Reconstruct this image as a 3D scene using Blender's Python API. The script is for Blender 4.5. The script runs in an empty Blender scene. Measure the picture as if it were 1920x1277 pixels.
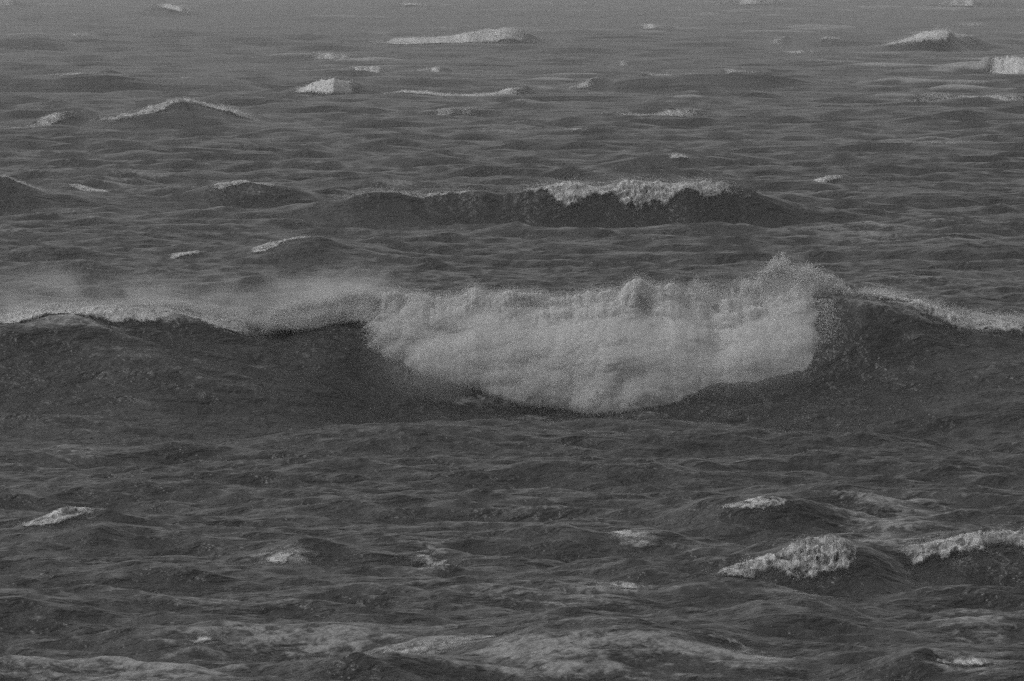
import bpy, math, random
import numpy as np
from mathutils import Vector

# ------------------------------------------------------------------ camera, sky, sun, exposure
scene = bpy.context.scene
CAM_H = 14.2
PITCH = math.atan(0.0651)
FPX = 200.0 / 36.0 * 1920.0            # focal length in photo pixels

cam_data = bpy.data.cameras.new("camera")
cam_data.lens = 200.0
cam_data.sensor_width = 36.0
cam_data.clip_start = 1.0
cam_data.clip_end = 60000.0
camera = bpy.data.objects.new("camera", cam_data)
scene.collection.objects.link(camera)
camera.location = (0, 0, CAM_H)
camera.rotation_euler = (math.radians(90) - PITCH, 0, 0)
scene.camera = camera

SUN_EL, SUN_AZ = math.radians(50), math.radians(-88)   # azimuth from +Y, clockwise seen from above
world = bpy.data.worlds.new("World")
scene.world = world
world.use_nodes = True
nt = world.node_tree
nt.nodes.clear()
w_out = nt.nodes.new("ShaderNodeOutputWorld")
w_bg = nt.nodes.new("ShaderNodeBackground")
w_sky = nt.nodes.new("ShaderNodeTexSky")
w_sky.sky_type = 'NISHITA'
w_sky.sun_disc = False
w_sky.sun_elevation = SUN_EL
w_sky.sun_rotation = SUN_AZ
w_sky.air_density = 1.6
w_sky.dust_density = 3.0
w_bw = nt.nodes.new("ShaderNodeRGBToBW")
nt.links.new(w_sky.outputs[0], w_bw.inputs[0])
nt.links.new(w_bw.outputs[0], w_bg.inputs[0])
w_bg.inputs[1].default_value = 0.095
nt.links.new(w_bg.outputs[0], w_out.inputs[0])

sun_data = bpy.data.lights.new("sun", 'SUN')
sun_data.energy = 0.5
sun_data.angle = math.radians(25)
sun = bpy.data.objects.new("sun", sun_data)
scene.collection.objects.link(sun)
_sd = Vector((math.sin(SUN_AZ) * math.cos(SUN_EL), math.cos(SUN_AZ) * math.cos(SUN_EL), math.sin(SUN_EL)))
sun.rotation_euler = (-_sd).to_track_quat('-Z', 'Y').to_euler()

scene.view_settings.view_transform = 'Standard'
scene.view_settings.look = 'None'
scene.view_settings.gamma = 1.0
scene.view_settings.exposure = 0.12
scene.render.film_transparent = False
scene.cycles.use_denoising = False
scene.cycles.filter_width = 1.5
scene.cycles.max_bounces = 8
scene.cycles.transparent_max_bounces = 16
scene.cycles.volume_bounces = 6
scene.cycles.use_adaptive_sampling = True
scene.cycles.adaptive_threshold = 1.0
scene.cycles.adaptive_min_samples = 60

# ------------------------------------------------------------------ helpers
rng = np.random.default_rng(7)
random.seed(7)
TAN_P = math.tan(PITCH)


def slope_of(py):
    """downward slope (drop per metre of Y) of the sight line through photo row py"""
    dy = (638.5 - np.asarray(py, float)) / FPX
    return (math.sin(PITCH) - dy * math.cos(PITCH)) / (math.cos(PITCH) + dy * math.sin(PITCH))


def x_at(px, py, Y):
    dy = (638.5 - np.asarray(py, float)) / FPX
    return (np.asarray(px, float) - 960.0) / FPX * Y / (math.cos(PITCH) + dy * math.sin(PITCH))


def z_at(py, Y):
    return CAM_H - Y * slope_of(py)


def y_at(py, z=0.0):
    return (CAM_H - z) / slope_of(py)


def _hash(ix, iy, iz, seed):
    h = (ix.astype(np.uint32) * np.uint32(374761393) + iy.astype(np.uint32) * np.uint32(668265263)
         + iz.astype(np.uint32) * np.uint32(2147483647) + np.uint32((seed * 974711 + 12345) & 0xffffffff))
    h = (h ^ (h >> np.uint32(13))) * np.uint32(1274126177)
    h = h ^ (h >> np.uint32(16))
    return (h & np.uint32(0xffff)).astype(np.float32) / 32767.5 - 1.0


def vnoise(x, y, z, seed=0):
    """smooth 3D value noise, about -1..1"""
    x = np.asarray(x, np.float32); y = np.asarray(y, np.float32); z = np.asarray(z, np.float32)
    x, y, z = np.broadcast_arrays(x, y, z)
    fx, fy, fz = np.floor(x), np.floor(y), np.floor(z)
    ix, iy, iz = fx.astype(np.int64), fy.astype(np.int64), fz.astype(np.int64)
    tx, ty, tz = x - fx, y - fy, z - fz
    sx, sy, sz = (t * t * t * (t * (t * 6 - 15) + 10) for t in (tx, ty, tz))
    out = 0
    for a in (0, 1):
        wa = sx if a else 1 - sx
        for b in (0, 1):
            wb = sy if b else 1 - sy
            for c in (0, 1):
                wc = sz if c else 1 - sz
                out = out + wa * wb * wc * _hash(ix + a, iy + b, iz + c, seed)
    return out


def fbm(x, y, z, octv=4, seed=0, gain=0.5):
    s, a, f, n = 0, 1.0, 1.0, 0
    for o in range(octv):
        s = s + a * vnoise(x * f + 17.3 * o, y * f - 9.1 * o, z * f + 3.7 * o, seed + o)
        n += a
        a *= gain
        f *= 2.03
    return s / n


def billow(x, y, z, octv=4, seed=0, gain=0.5):
    """rounded cauliflower lumps, 0..1"""
    s, a, f, n = 0, 1.0, 1.0, 0
    for o in range(octv):
        s = s + a * np.minimum(np.abs(vnoise(x * f + 11.3 * o, y * f - 5.1 * o, z * f + 8.7 * o, seed + o)) * 1.7, 1.2)
        n += a
        a *= gain
        f *= 2.1
    return s / n


def smooth(a, b, t):
    t = np.clip((t - a) / (b - a), 0, 1)
    return t * t * (3 - 2 * t)


def mesh_from(name, verts, faces, smooth_faces=True):
    """verts (n,3) float, faces (m,k) int -> mesh datablock"""
    me = bpy.data.meshes.new(name)
    n, (m, k) = len(verts), faces.shape
    me.vertices.add(n)
    me.vertices.foreach_set("co", np.ascontiguousarray(verts, np.float32).ravel())
    me.loops.add(m * k)
    me.loops.foreach_set("vertex_index", np.ascontiguousarray(faces, np.int32).ravel())
    me.polygons.add(m)
    me.polygons.foreach_set("loop_start", np.arange(0, m * k, k, dtype=np.int32))
    me.polygons.foreach_set("use_smooth", np.full(m, smooth_faces, bool))
    me.update(calc_edges=True)
    return me


def link(name, me, mat, parent=None, base=None):
    o = bpy.data.objects.new(name, me)
    scene.collection.objects.link(o)
    if mat:
        me.materials.append(mat)
    if parent is not None:
        o.parent = parent
    if mat is M_DROP:
        o["kind"] = "stuff"
    return o


def tag(o, label, cat, group=None):
    o["label"] = label
    o["category"] = cat
    if group:
        o["group"] = group


def grid_faces(nu, nv):
    i = np.arange(nu - 1)[:, None] * nv + np.arange(nv - 1)[None, :]
    i = i.ravel()
    return np.stack([i, i + nv, i + nv + 1, i + 1], 1)


# ------------------------------------------------------------------ materials
def new_mat(name):
    m = bpy.data.materials.new(name)
    m.use_nodes = True
    n = m.node_tree
    n.nodes.clear()
    return m, n, n.nodes.new, n.links.new


def math_node(N, L, op, a, b=None, clamp=False):
    q = N("ShaderNodeMath")
    q.operation = op
    q.use_clamp = clamp
    for i, v in enumerate((a, b)):
        if v is None:
            continue
        if isinstance(v, (int, float)):
            q.inputs[i].default_value = v
        else:
            L(v, q.inputs[i])
    return q.outputs[0]


def noise_node(N, L, vec, scale, detail=4, rough=0.55, dist=0.0):
    q = N("ShaderNodeTexNoise")
    q.inputs["Scale"].default_value = scale
    q.inputs["Detail"].default_value = detail
    q.inputs["Roughness"].default_value = rough
    q.inputs["Distortion"].default_value = dist
    L(vec, q.inputs["Vector"])
    return q.outputs[0]


def map_node(N, L, vec, scale, rot=(0, 0, 0)):
    q = N("ShaderNodeMapping")
    q.inputs["Scale"].default_value = scale
    q.inputs["Rotation"].default_value = rot
    L(vec, q.inputs["Vector"])
    return q.outputs[0]


def ramp(N, L, val, a, b, c=0.0, d=1.0):
    q = N("ShaderNodeMapRange")
    q.interpolation_type = 'SMOOTHSTEP'
    q.inputs[1].default_value = a
    q.inputs[2].default_value = b
    q.inputs[3].default_value = c
    q.inputs[4].default_value = d
    L(val, q.inputs[0])
    return q.outputs[0]


def make_water():
    m, n, N, L = new_mat("sea_water")
    out = N("ShaderNodeOutputMaterial")
    geo = N("ShaderNodeNewGeometry")
    pos = geo.outputs["Position"]
    # wind ripples: crests run roughly along X
    r1 = noise_node(N, L, map_node(N, L, pos, (0.45, 1.0, 0.6), (0, 0, 0.06)), 0.7, 2, 0.5, 0.3)
    r2 = noise_node(N, L, map_node(N, L, pos, (0.6, 1.0, 0.8), (0, 0, -0.16)), 2.8, 3, 0.55, 0.3)
    r3 = noise_node(N, L, map_node(N, L, pos, (0.5, 1.0, 0.8), (0, 0, 0.2)), 8.0, 2, 0.5, 0.3)
    r0 = noise_node(N, L, map_node(N, L, pos, (0.4, 1.0, 0.5), (0, 0, -0.08)), 0.24, 3, 0.5, 0.3)
    r1 = math_node(N, L, 'ADD', r1, math_node(N, L, 'MULTIPLY', r0, 2.0))
    h = math_node(N, L, 'ADD', math_node(N, L, 'MULTIPLY', r1, 0.46), math_node(N, L, 'MULTIPLY', r2, 0.22))
    h = math_node(N, L, 'ADD', h, math_node(N, L, 'MULTIPLY', r3, 0.075))
    bump = N("ShaderNodeBump")
    bump.inputs["Strength"].default_value = 1.0
    bump.inputs["Distance"].default_value = 1.0
    L(h, bump.inputs["Height"])
    bs = N("ShaderNodeBsdfPrincipled")
    bs.inputs["Base Color"].default_value = (0.042, 0.042, 0.042, 1)
    bs.inputs["Roughness"].default_value = 0.22
    bs.inputs["IOR"].default_value = 1.333
    L(bump.outputs[0], bs.inputs["Normal"])
    # surface foam
    at = N("ShaderNodeAttribute")
    at.attribute_name = "foam"
    lace = noise_node(N, L, map_node(N, L, pos, (0.75, 1.0, 0.8), (0, 0, 0.1)), 3.8, 6, 0.66, 1.0)
    big = noise_node(N, L, map_node(N, L, pos, (0.25, 0.5, 0.5)), 0.32, 3, 0.5, 0.6)
    ln = math_node(N, L, 'ADD', math_node(N, L, 'MULTIPLY', lace, 0.75), math_node(N, L, 'MULTIPLY', big, 0.25))
    t = math_node(N, L, 'ADD', ln, math_node(N, L, 'MULTIPLY', at.outputs["Fac"], 0.46))
    fac = ramp(N, L, t, 0.67, 0.97, 0.0, 0.6)
    fo = N("ShaderNodeBsdfPrincipled")
    fo.inputs["Base Color"].default_value = (0.5, 0.5, 0.5, 1)
    fo.inputs["Roughness"].default_value = 0.9
    fo.inputs["Specular IOR Level"].default_value = 0.2
    L(bump.outputs[0], fo.inputs["Normal"])
    mx = N("ShaderNodeMixShader")
    L(fac, mx.inputs[0])
    L(bs.outputs[0], mx.inputs[1])
    L(fo.outputs[0], mx.inputs[2])
    L(mx.outputs[0], out.inputs[0])
    return m


def make_foam(name, alb, bump_d=0.05, lace=3.0, soft=0.0):
    m, n, N, L = new_mat(name)
    out = N("ShaderNodeOutputMaterial")
    geo = N("ShaderNodeNewGeometry")
    pos = geo.outputs["Position"]
    a = noise_node(N, L, pos, 5.0, 6, 0.65, 0.2)
    bump = N("ShaderNodeBump")
    bump.inputs["Strength"].default_value = 0.8
    bump.inputs["Distance"].default_value = bump_d * 4
    L(a, bump.inputs["Height"])
    bs = N("ShaderNodeBsdfPrincipled")
    bs.inputs["Base Color"].default_value = (alb, alb, alb, 1)
    bs.inputs["Roughness"].default_value = 1.0
    bs.inputs["Specular IOR Level"].default_value = 0.1
    L(bump.outputs[0], bs.inputs["Normal"])
    if soft:                                  # light wanders through airy foam
        bs.inputs["Subsurface Weight"].default_value = 1.0
        bs.inputs["Subsurface Radius"].default_value = (soft, soft, soft)
        bs.inputs["Subsurface Scale"].default_value = 1.0
    # the foam thins into lace and loose spray at its borders
    at = N("ShaderNodeAttribute")
    at.attribute_name = "cover"
    g = noise_node(N, L, map_node(N, L, pos, (1.0, 0.7, 0.7)), lace, 6, 0.68, 0.8)
    t = math_node(N, L, 'ADD', math_node(N, L, 'MULTIPLY', at.outputs["Fac"], 0.8), math_node(N, L, 'MULTIPLY', g, 1.5))
    fac = ramp(N, L, t, 1.12, 1.68)
    tp = N("ShaderNodeBsdfTransparent")
    mx = N("ShaderNodeMixShader")
    L(fac, mx.inputs[0])
    L(tp.outputs[0], mx.inputs[1])
    L(bs.outputs[0], mx.inputs[2])
    L(mx.outputs[0], out.inputs[0])
    return m


def set_cover(me, c):
    a = me.attributes.new("cover", 'FLOAT', 'POINT')
    a.data.foreach_set("value", np.ascontiguousarray(c, np.float32).ravel())


def make_drops(alb):
    m, n, N, L = new_mat("spray_drops")
    out = N("ShaderNodeOutputMaterial")
    d = N("ShaderNodeBsdfDiffuse")
    d.inputs[0].default_value = (alb, alb, alb, 1)
    tr = N("ShaderNodeBsdfTranslucent")
    tr.inputs[0].default_value = (alb, alb, alb, 1)
    mx = N("ShaderNodeMixShader")
    mx.inputs[0].default_value = 0.4
    L(d.outputs[0], mx.inputs[1])
    L(tr.outputs[0], mx.inputs[2])
    L(mx.outputs[0], out.inputs[0])
    return m


def make_mist(name, density, scale, lo=0.45, hi=0.75):
    """soft spray: density fades from the middle of the object's unit box to its sides"""
    m, n, N, L = new_mat(name)
    out = N("ShaderNodeOutputMaterial")
    tc = N("ShaderNodeTexCoord")
    ob = tc.outputs["Object"]
    ln = N("ShaderNodeVectorMath")
    ln.operation = 'LENGTH'
    L(ob, ln.inputs[0])
    fall = ramp(N, L, ln.outputs["Value"], 0.15, 1.0, 1.0, 0.0)
    geo = N("ShaderNodeNewGeometry")
    nz = noise_node(N, L, map_node(N, L, geo.outputs["Position"], (0.7, 0.7, 1.0)), scale, 4, 0.6, 0.4)
    nn = ramp(N, L, nz, lo, hi, 0.0, 1.0)
    d = math_node(N, L, 'MULTIPLY', math_node(N, L, 'MULTIPLY', fall, nn), density)
    v = N("ShaderNodeVolumePrincipled")
    v.inputs["Color"].default_value = (0.95, 0.95, 0.95, 1)
    v.inputs["Anisotropy"].default_value = 0.3
    L(d, v.inputs["Density"])
    L(v.outputs[0], out.inputs["Volume"])
    return m


M_WATER = make_water()
M_FOAM = make_foam("thick_foam", 0.44, 0.015, 4.0, 0.35)
M_CAP = make_foam("crest_foam", 0.64, 0.03, 4.0, 0.04)
M_DROP = make_drops(0.8)

# ------------------------------------------------------------------ waves laid out by hand
# each wave: crest line in the world (X, Yc, A), front length Lf, back length Lb along X
HAND = []


def add_wave(X, Yc, A, Lf, Lb, trough=0.25, sharp=1.35, wig=0.55, seed=0, rug=0.22):
    o = np.argsort(X)
    f = lambda v: (np.full(len(X), float(v)) if np.isscalar(v) else np.asarray(v, float))[o]
    X = np.asarray(X, float)[o]
    Xs = np.linspace(X[0], X[-1], 400)
    kk = np.hanning(19) / np.hanning(19).sum()
    if len(X) > 20:
        kk = np.hanning(9) / np.hanning(9).sum()
    g = lambda q: np.convolve(np.pad(np.interp(Xs, X, f(q)), len(kk) // 2, mode='edge'), kk, 'valid')
    HAND.append(dict(X=Xs, Y=g(Yc), A=g(A), Lf=g(Lf), Lb=g(Lb), tr=trough, sh=sharp, wig=wig, seed=seed, rug=rug))


class from_height:
    """stand a wave where its highest point is h metres tall"""
    def __init__(self, h):
        self.h = h


def px_wave(pts, Yc, Lf, Lb, base=0.0, seed=0, **k):
    """pts [(px, py)] of a crest seen in the photograph, standing Yc metres away; ends sink to nothing"""
    pts = np.array(pts, float)
    if isinstance(Yc, from_height):
        Yc = y_at(pts[:, 1].min(), Yc.h)
    Yc = np.full(len(pts), float(Yc)) if np.isscalar(Yc) else np.asarray(Yc, float)
    X = x_at(pts[:, 0], pts[:, 1], Yc)
    A = np.clip(z_at(pts[:, 1], Yc) - base, 0, None)
    Lf = np.full(len(X), float(Lf)) if np.isscalar(Lf) else np.asarray(Lf, float)
    pad = 0.3 * (X[-1] - X[0]) * np.array([0.5, 1.0])
    X = np.r_[X[0] - pad[::-1], X, X[-1] + pad]          # both ends run out into the sea
    A = np.r_[0, 0.35 * A[0], A, 0.35 * A[-1], 0]
    Yc = np.r_[Yc[0], Yc[0], Yc, Yc[-1], Yc[-1]]
    Lf = np.r_[Lf[0], Lf[0], Lf, Lf[-1], Lf[-1]]
    add_wave(X, Yc, A, Lf, Lb, seed=seed, **k)


def hand_height(X, Y):
    H = np.zeros(np.broadcast(X, Y).shape, np.float32)
    K = np.zeros_like(H)
    for w in HAND:
        y0, y1 = w["Y"].min() - 7 * w["Lf"].max() - 4, w["Y"].max() + 6 * w["Lb"].max() + 4
        sel = (Y > y0) & (Y < y1) & (X > w["X"][0] - 1) & (X < w["X"][-1] + 1)
        if not sel.any():
            continue
        x, y = X[sel], Y[sel]
        A = np.interp(x, w["X"], w["A"], left=0, right=0)
        Lf = np.interp(x, w["X"], w["Lf"])
        Lb = np.interp(x, w["X"], w["Lb"])
        A = A * (1 + w["rug"] * fbm(x / (w["Lf"].mean() * 1.3), 0 * x + 3.3, 0 * x, 4, 90 + w["seed"], 0.6))
        sc = w["Lf"].mean()
        d = y - np.interp(x, w["X"], w["Y"]) + w["wig"] * sc * fbm(x / (sc * 2.2), y / (sc * 9), 0 * x, 3, 60 + w["seed"])
        f = np.where(d < 0, np.exp(-np.abs(d / Lf) ** w["sh"]), np.exp(-np.abs(d / Lb) ** w["sh"]))
        f = f - w["tr"] * np.exp(-((d + 2.3 * Lf) / (1.3 * Lf)) ** 2)
        H[sel] += (A * f).astype(np.float32)
        K[sel] = np.maximum(K[sel], np.exp(-(d / np.where(d < 0, 2.2 * Lf, 1.5 * Lb)) ** 2) * smooth(0, 0.8, A))
    return H, K


# the big breaker across the middle of the frame
MAIN_Y = 190.0
main_pts = [(-1500, 690), (-900, 640), (-400, 610), (-150, 606), (0, 606), (80, 596), (200, 579), (330, 572), (400, 585), (500, 610), (560, 600), (640, 580), (700, 576),
            (900, 575), (1100, 572), (1300, 570), (1500, 560), (1560, 556), (1640, 566), (1720, 582), (1800, 600), (1920, 612), (2150, 640), (2700, 690), (3300, 760)]
_lf = np.interp([p[0] for p in main_pts], [0, 330, 600, 720, 1200, 1530, 1650, 1920], [6.6, 6.8, 4.6, 2.8, 2.6, 4.0, 5.2, 9.0])
px_wave(main_pts, MAIN_Y, _lf, 9.0, seed=1, trough=0.2, wig=0.12, rug=0.05)
# steeper folds low on its face, left and right
px_wave([(-500, 660), (-200, 640), (0, 634), (120, 640), (230, 660), (330, 690)], 187.0, 1.5, 3.0, base=1.45, seed=40, trough=0.2)
px_wave([(1540, 640), (1620, 622), (1720, 632), (1830, 660), (1950, 690)], 187.0, 1.4, 3.0, base=1.75, seed=41, trough=0.2)
# second line of waves
px_wave([(-700, 420), (-300, 345), (-60, 318), (0, 330), (90, 352), (300, 372), (480, 385)], from_height(2.4), 3.2, 9, seed=2, trough=0.35)
px_wave([(300, 400), (400, 358), (460, 348), (530, 356), (620, 374), (700, 392)], from_height(1.3), 2.2, 7, seed=3)
px_wave([(520, 405), (620, 368), (700, 358), (800, 358), (930, 362), (1060, 356), (1180, 349), (1300, 347), (1400, 352), (1450, 372), (1530, 404)], from_height(2), 2.0, 8, seed=4, trough=0.35)
# peaked swell at the upper left, and others far out
px_wave([(-60, 246), (60, 234), (160, 222), (260, 204), (320, 188), (352, 178), (385, 186), (420, 194), (520, 226), (640, 258)], from_height(2.8), 8.0, 12, seed=5, trough=0.3, rug=0.18)
px_wave([(150, 283), (200, 265), (330, 268), (470, 272), (560, 290)], from_height(0.6), 3.5, 9, seed=6)
px_wave([(560, 262), (640, 243), (740, 246), (800, 262)], from_height(0.7), 3.0, 9, seed=7)
px_wave([(-200, 100), (-40, 76), (70, 70), (180, 84), (320, 104)], from_height(2.2), 8, 28, seed=8)
px_wave([(180, 36), (290, 18), (380, 27), (450, 40)], from_height(2), 16, 40, seed=9)
px_wave([(-100, 165), (0, 146), (120, 143), (210, 140), (300, 146), (440, 150), (520, 168), (640, 180)], from_height(1.8), 5, 16, seed=10)
px_wave([(1380, 92), (1480, 76), (1550, 66), (1620, 74), (1760, 90)], from_height(2.1), 8, 25, seed=11)
px_wave([(1120, 332), (1190, 300), (1270, 286), (1350, 302), (1420, 330)], from_height(1.1), 3.2, 9, seed=12)
px_wave([(20, 358), (110, 330), (170, 325), (220, 340), (270, 356)], from_height(0.8), 2.2, 7, seed=13)
px_wave([(330, 500), (460, 473), (540, 452), (605, 443), (660, 462), (760, 490)], from_height(1.1), 2.6, 6, seed=14)
px_wave([(960, 190), (1060, 163), (1200, 147), (1320, 140), (1500, 146), (1640, 170)], from_height(1.8), 5.5, 18, seed=15)
px_wave([(1280, 285), (1380, 272), (1600, 270), (1900, 268), (2100, 285)], from_height(0.7), 3.0, 9, seed=16)
px_wave([(1560, 390), (1700, 362), (1850, 372), (2050, 400)], from_height(0.6), 2.4, 8, seed=17)
px_wave([(1500, 500), (1650, 470), (1800, 462), (1960, 480), (2100, 510)], from_height(0.6), 2.6, 7, seed=18)
# nearer water
px_wave([(480, 860), (640, 824), (780, 808), (900, 818), (1020, 850), (1120, 880)], from_height(0.4), 3.2, 5, seed=20)
px_wave([(1540, 820), (1650, 790), (1760, 792), (1920, 820)], from_height(0.35), 2.4, 4, seed=21)
px_wave([(-100, 850), (0, 838), (150, 852), (330, 880), (460, 900)], from_height(0.35), 2.0, 4, seed=22)
px_wave([(1230, 1000), (1340, 950), (1420, 936), (1500, 944), (1600, 985), (1700, 1010)], from_height(0.75), 1.6, 4.0, seed=23)
px_wave([(920, 1040), (1000, 1000), (1060, 985), (1180, 1010), (1300, 1040)], from_height(0.45), 1.3, 3, seed=24)
px_wave([(1180, 1110), (1290, 1088), (1390, 1055), (1480, 1028), (1570, 1010), (1620, 1020), (1680, 1050), (1720, 1075)], from_height(0.98), 1.0, 3.2, seed=25)
px_wave([(1600, 1090), (1690, 1060), (1780, 1030), (1860, 1010), (1930, 998), (2100, 985), (2300, 1060)], from_height(1.05), 1.1, 3.4, seed=26)
px_wave([(1230, 1190), (1320, 1150), (1430, 1118), (1540, 1135), (1650, 1175)], from_height(0.55), 1.4, 2.5, seed=27)
px_wave([(760, 1245), (880, 1208), (1000, 1182), (1120, 1168), (1200, 1172), (1290, 1196), (1400, 1224), (1500, 1250)], from_height(0.7), 1.5, 3.0, seed=28)
px_wave([(420, 1285), (600, 1240), (740, 1222), (820, 1236), (930, 1290)], from_height(0.4), 1.2, 2.6, seed=29)
px_wave([(1540, 1280), (1650, 1240), (1720, 1222), (1810, 1240), (1930, 1250), (2100, 1280)], from_height(0.4), 1.1, 2.4, seed=30)
px_wave([(-150, 1020), (20, 1000), (120, 988), (190, 984), (280, 1010)], from_height(0.45), 1.0, 3, seed=31)
px_wave([(380, 1060), (470, 1036), (560, 1012), (640, 1030), (740, 1055)], from_height(0.45), 1.2, 2.6, seed=32)
px_wave([(-200, 1170), (-20, 1130), (120, 1140), (260, 1165), (330, 1190)], from_height(0.4), 1.4, 2.6, seed=33)
px_wave([(200, 1210), (330, 1192), (390, 1184), (450, 1200), (560, 1230)], from_height(0.35), 1.0, 2.2, seed=34)

# ------------------------------------------------------------------ wind sea (height field, metres)
NW = 84
_lam = np.geomspace(38.0, 0.42, NW)
_r = np.random.default_rng(21)
_ang = np.radians(-90 - 6) + np.radians(np.where(_lam > 12, 22, 33)) * _r.standard_normal(NW)
_ph = _r.uniform(0, 6.28, NW)


def step_at(Y):
    """row spacing of the sea sheet at distance Y"""
    Y = np.asarray(Y, float)
    return np.clip(0.40 * Y * Y / CAM_H * 1.755e-4, 0.15, 10.0)


def wind_sea(X, Y):
    px, py = X.astype(np.float32).copy(), Y.astype(np.float32).copy()
    st = step_at(Y).astype(np.float32)
    H = np.zeros_like(px)
    far = smooth(230, 420, Y).astype(np.float32)
    fine = np.zeros_like(px)
    for i in range(NW):
        lam = _lam[i]
        s = 0.072 if lam < 5 else (0.055 if lam < 12 else 0.022)
        fade = np.clip(lam / (2.2 * st) - 0.6, 0, 1)
        if lam > 14:
            fade = fade * (0.12 + 0.88 * far) * (0.8 + 0.9 * smooth(500, 1100, Y)).astype(np.float32)
        if not (fade > 0).any():
            break
        k = 2 * math.pi / lam
        cx, cy = math.cos(_ang[i]), math.sin(_ang[i])
        th = (cx * px + cy * py) * k + _ph[i]
        wv = np.exp(1.5 * (np.sin(th) - 1))
        if lam < 12:                               # broad swells near the shore, choppier farther out
            nearf = 0.85 if lam < 2.5 else 0.62
            fade = fade * (nearf + (1 - nearf) * far)
        a = s / k * fade
        H += a * 2 * (wv - 0.37)
        if lam < 7:
            fine += s * 2 * (wv - 0.37) * fade
        dx = wv * np.cos(th) * 0.9 * a
        px -= dx * cx
        py -= dx * cy
    return H, fine


# ------------------------------------------------------------------ the sea sheet: one grid to the horizon
rows = [-200.0, -60.0, 0.0, 25.0, 45.0, 60.0, 72.0, 82.0, 90.0, 96.0, 100.0, 103.0]
y = 105.0
while y < 3200:
    rows.append(y)
    y += float(step_at(y))
while y < 14000:
    rows.append(y)
    y *= 1.06
rows = np.array(rows)
_in = np.linspace(-0.1, 0.1, 861)
_d = _in[1] - _in[0]
side = []
r_, dd = 0.1, _d
while r_ < 1.3:
    dd *= 1.035
    r_ += dd
    side.append(r_)
side = np.array(side)
cols = np.concatenate([-side[::-1], _in, side])
NR, NC = len(rows), len(cols)
Yg = np.repeat(rows[:, None], NC, 1)
Xg = cols[None, :] * np.maximum(Yg, 60.0)


def full_height(X, Y):
    Hw, fine = wind_sea(X, Y)
    Hh, K = hand_height(X, Y)
    return Hh + Hw * (1 - 0.35 * K), fine


# --- whitecaps are declared before the sheet is built, since each raises its own small wave
CAPS = []


def cap(label, top, bot, depth=None, thick=0.3, raise_wave=True, rag=1.0, drops=1.0, z0=0.0, seed=None, wave=None):
    CAPS.append(dict(label=label, top=np.array(top, float), bot=np.array(bot, float), depth=depth, thick=thick, rw=raise_wave, rag=rag, drops=drops, z0=z0, wave=wave,
                     seed=len(CAPS) * 7 + 100 if seed is None else seed))


cap("faint whitecap cut by the top left corner of the photo", [(-40, 4), (20, 0), (60, 5)], [(-40, 10), (20, 9), (60, 8)], thick=0.5)
cap("small pale crest riding a dark hump near the top left", [(272, 23), (300, 17), (340, 22), (378, 26)], [(272, 26), (300, 23), (340, 26), (378, 28)], thick=0.4)
cap("foaming crest with a long thin tail to its left, top middle", [(660, 88), (740, 74), (850, 71), (910, 60), (950, 53), (1000, 64), (1030, 70)],
    [(660, 91), (740, 78), (850, 75), (910, 74), (950, 78), (1000, 76), (1030, 73)], thick=0.3)
cap("flat narrow whitecap high up, right of the top middle", [(1178, 50), (1210, 45), (1250, 47), (1278, 49)], [(1178, 52), (1210, 51), (1250, 54), (1278, 52)])
cap("largest whitecap of the upper right, a long sloping white mound", [(1632, 88), (1690, 76), (1730, 67), (1775, 62), (1815, 67), (1840, 76)],
    [(1632, 90), (1690, 90), (1730, 91), (1775, 92), (1815, 84), (1840, 80)], thick=0.35)
cap("bright breaking crest cut by the right edge, below the large sloping mound", [(1835, 122), (1865, 113), (1900, 110), (1960, 112), (2010, 125)],
    [(1835, 126), (1865, 132), (1900, 143), (1960, 145), (2010, 135)], thick=0.25)
cap("thin white streak left of the large sloping mound", [(1455, 97), (1500, 93), (1545, 93)], [(1455, 99), (1500, 99), (1545, 97)])
cap("long pale foam streak along the top right edge", [(1720, 8), (1780, 4), (1850, 1), (1890, 6)], [(1720, 10), (1780, 11), (1850, 11), (1890, 9)], thick=0.6)
cap("pale foam streak touching the top edge right of middle", [(1310, 7), (1380, 1), (1450, 0), (1490, 5)], [(1310, 9), (1380, 8), (1450, 8), (1490, 7)], thick=0.6)
cap("rounded triangular whitecap right of the peaked swell", [(535, 169), (575, 162), (605, 152), (625, 149), (655, 157), (680, 166)], [(535, 171), (575, 170), (605, 175), (625, 178), (655, 172), (680, 168)], thick=0.25)
cap("long broken white crest running right from the triangular whitecap", [(696, 175), (740, 169), (790, 170), (850, 174), (920, 172), (985, 160), (1008, 168)],
    [(696, 179), (740, 177), (790, 178), (850, 179), (920, 179), (985, 174), (1008, 171)], thick=0.35, rag=1.5)
cap("slanting thin crest right of the long broken crest", [(1040, 168), (1090, 161), (1130, 155)], [(1040, 170), (1090, 165), (1130, 159)])
cap("short bright whitecap on the upper right with a tapering right tail", [(1190, 146), (1204, 137), (1240, 141), (1300, 140), (1330, 138)], [(1190, 149), (1204, 148), (1240, 147), (1300, 144), (1330, 141)], thick=0.5)
cap("thin crest line at the left edge above the peaked swell", [(-20, 141), (80, 141), (150, 136), (208, 131)], [(-20, 144), (80, 145), (150, 141), (208, 136)], thick=0.3, rag=1.3)
cap("left of two small white dashes above the triangular whitecap", [(640, 128), (656, 124), (690, 129), (736, 127)], [(640, 130), (656, 129), (690, 132), (736, 130)])
cap("right of two small white dashes above the triangular whitecap", [(765, 129), (800, 126), (840, 124)], [(765, 131), (800, 129), (840, 128)])
cap("small dash of foam near the left edge under the top left corner", [(110, 64), (150, 61), (182, 61)], [(110, 66), (150, 65), (182, 64)])
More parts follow.
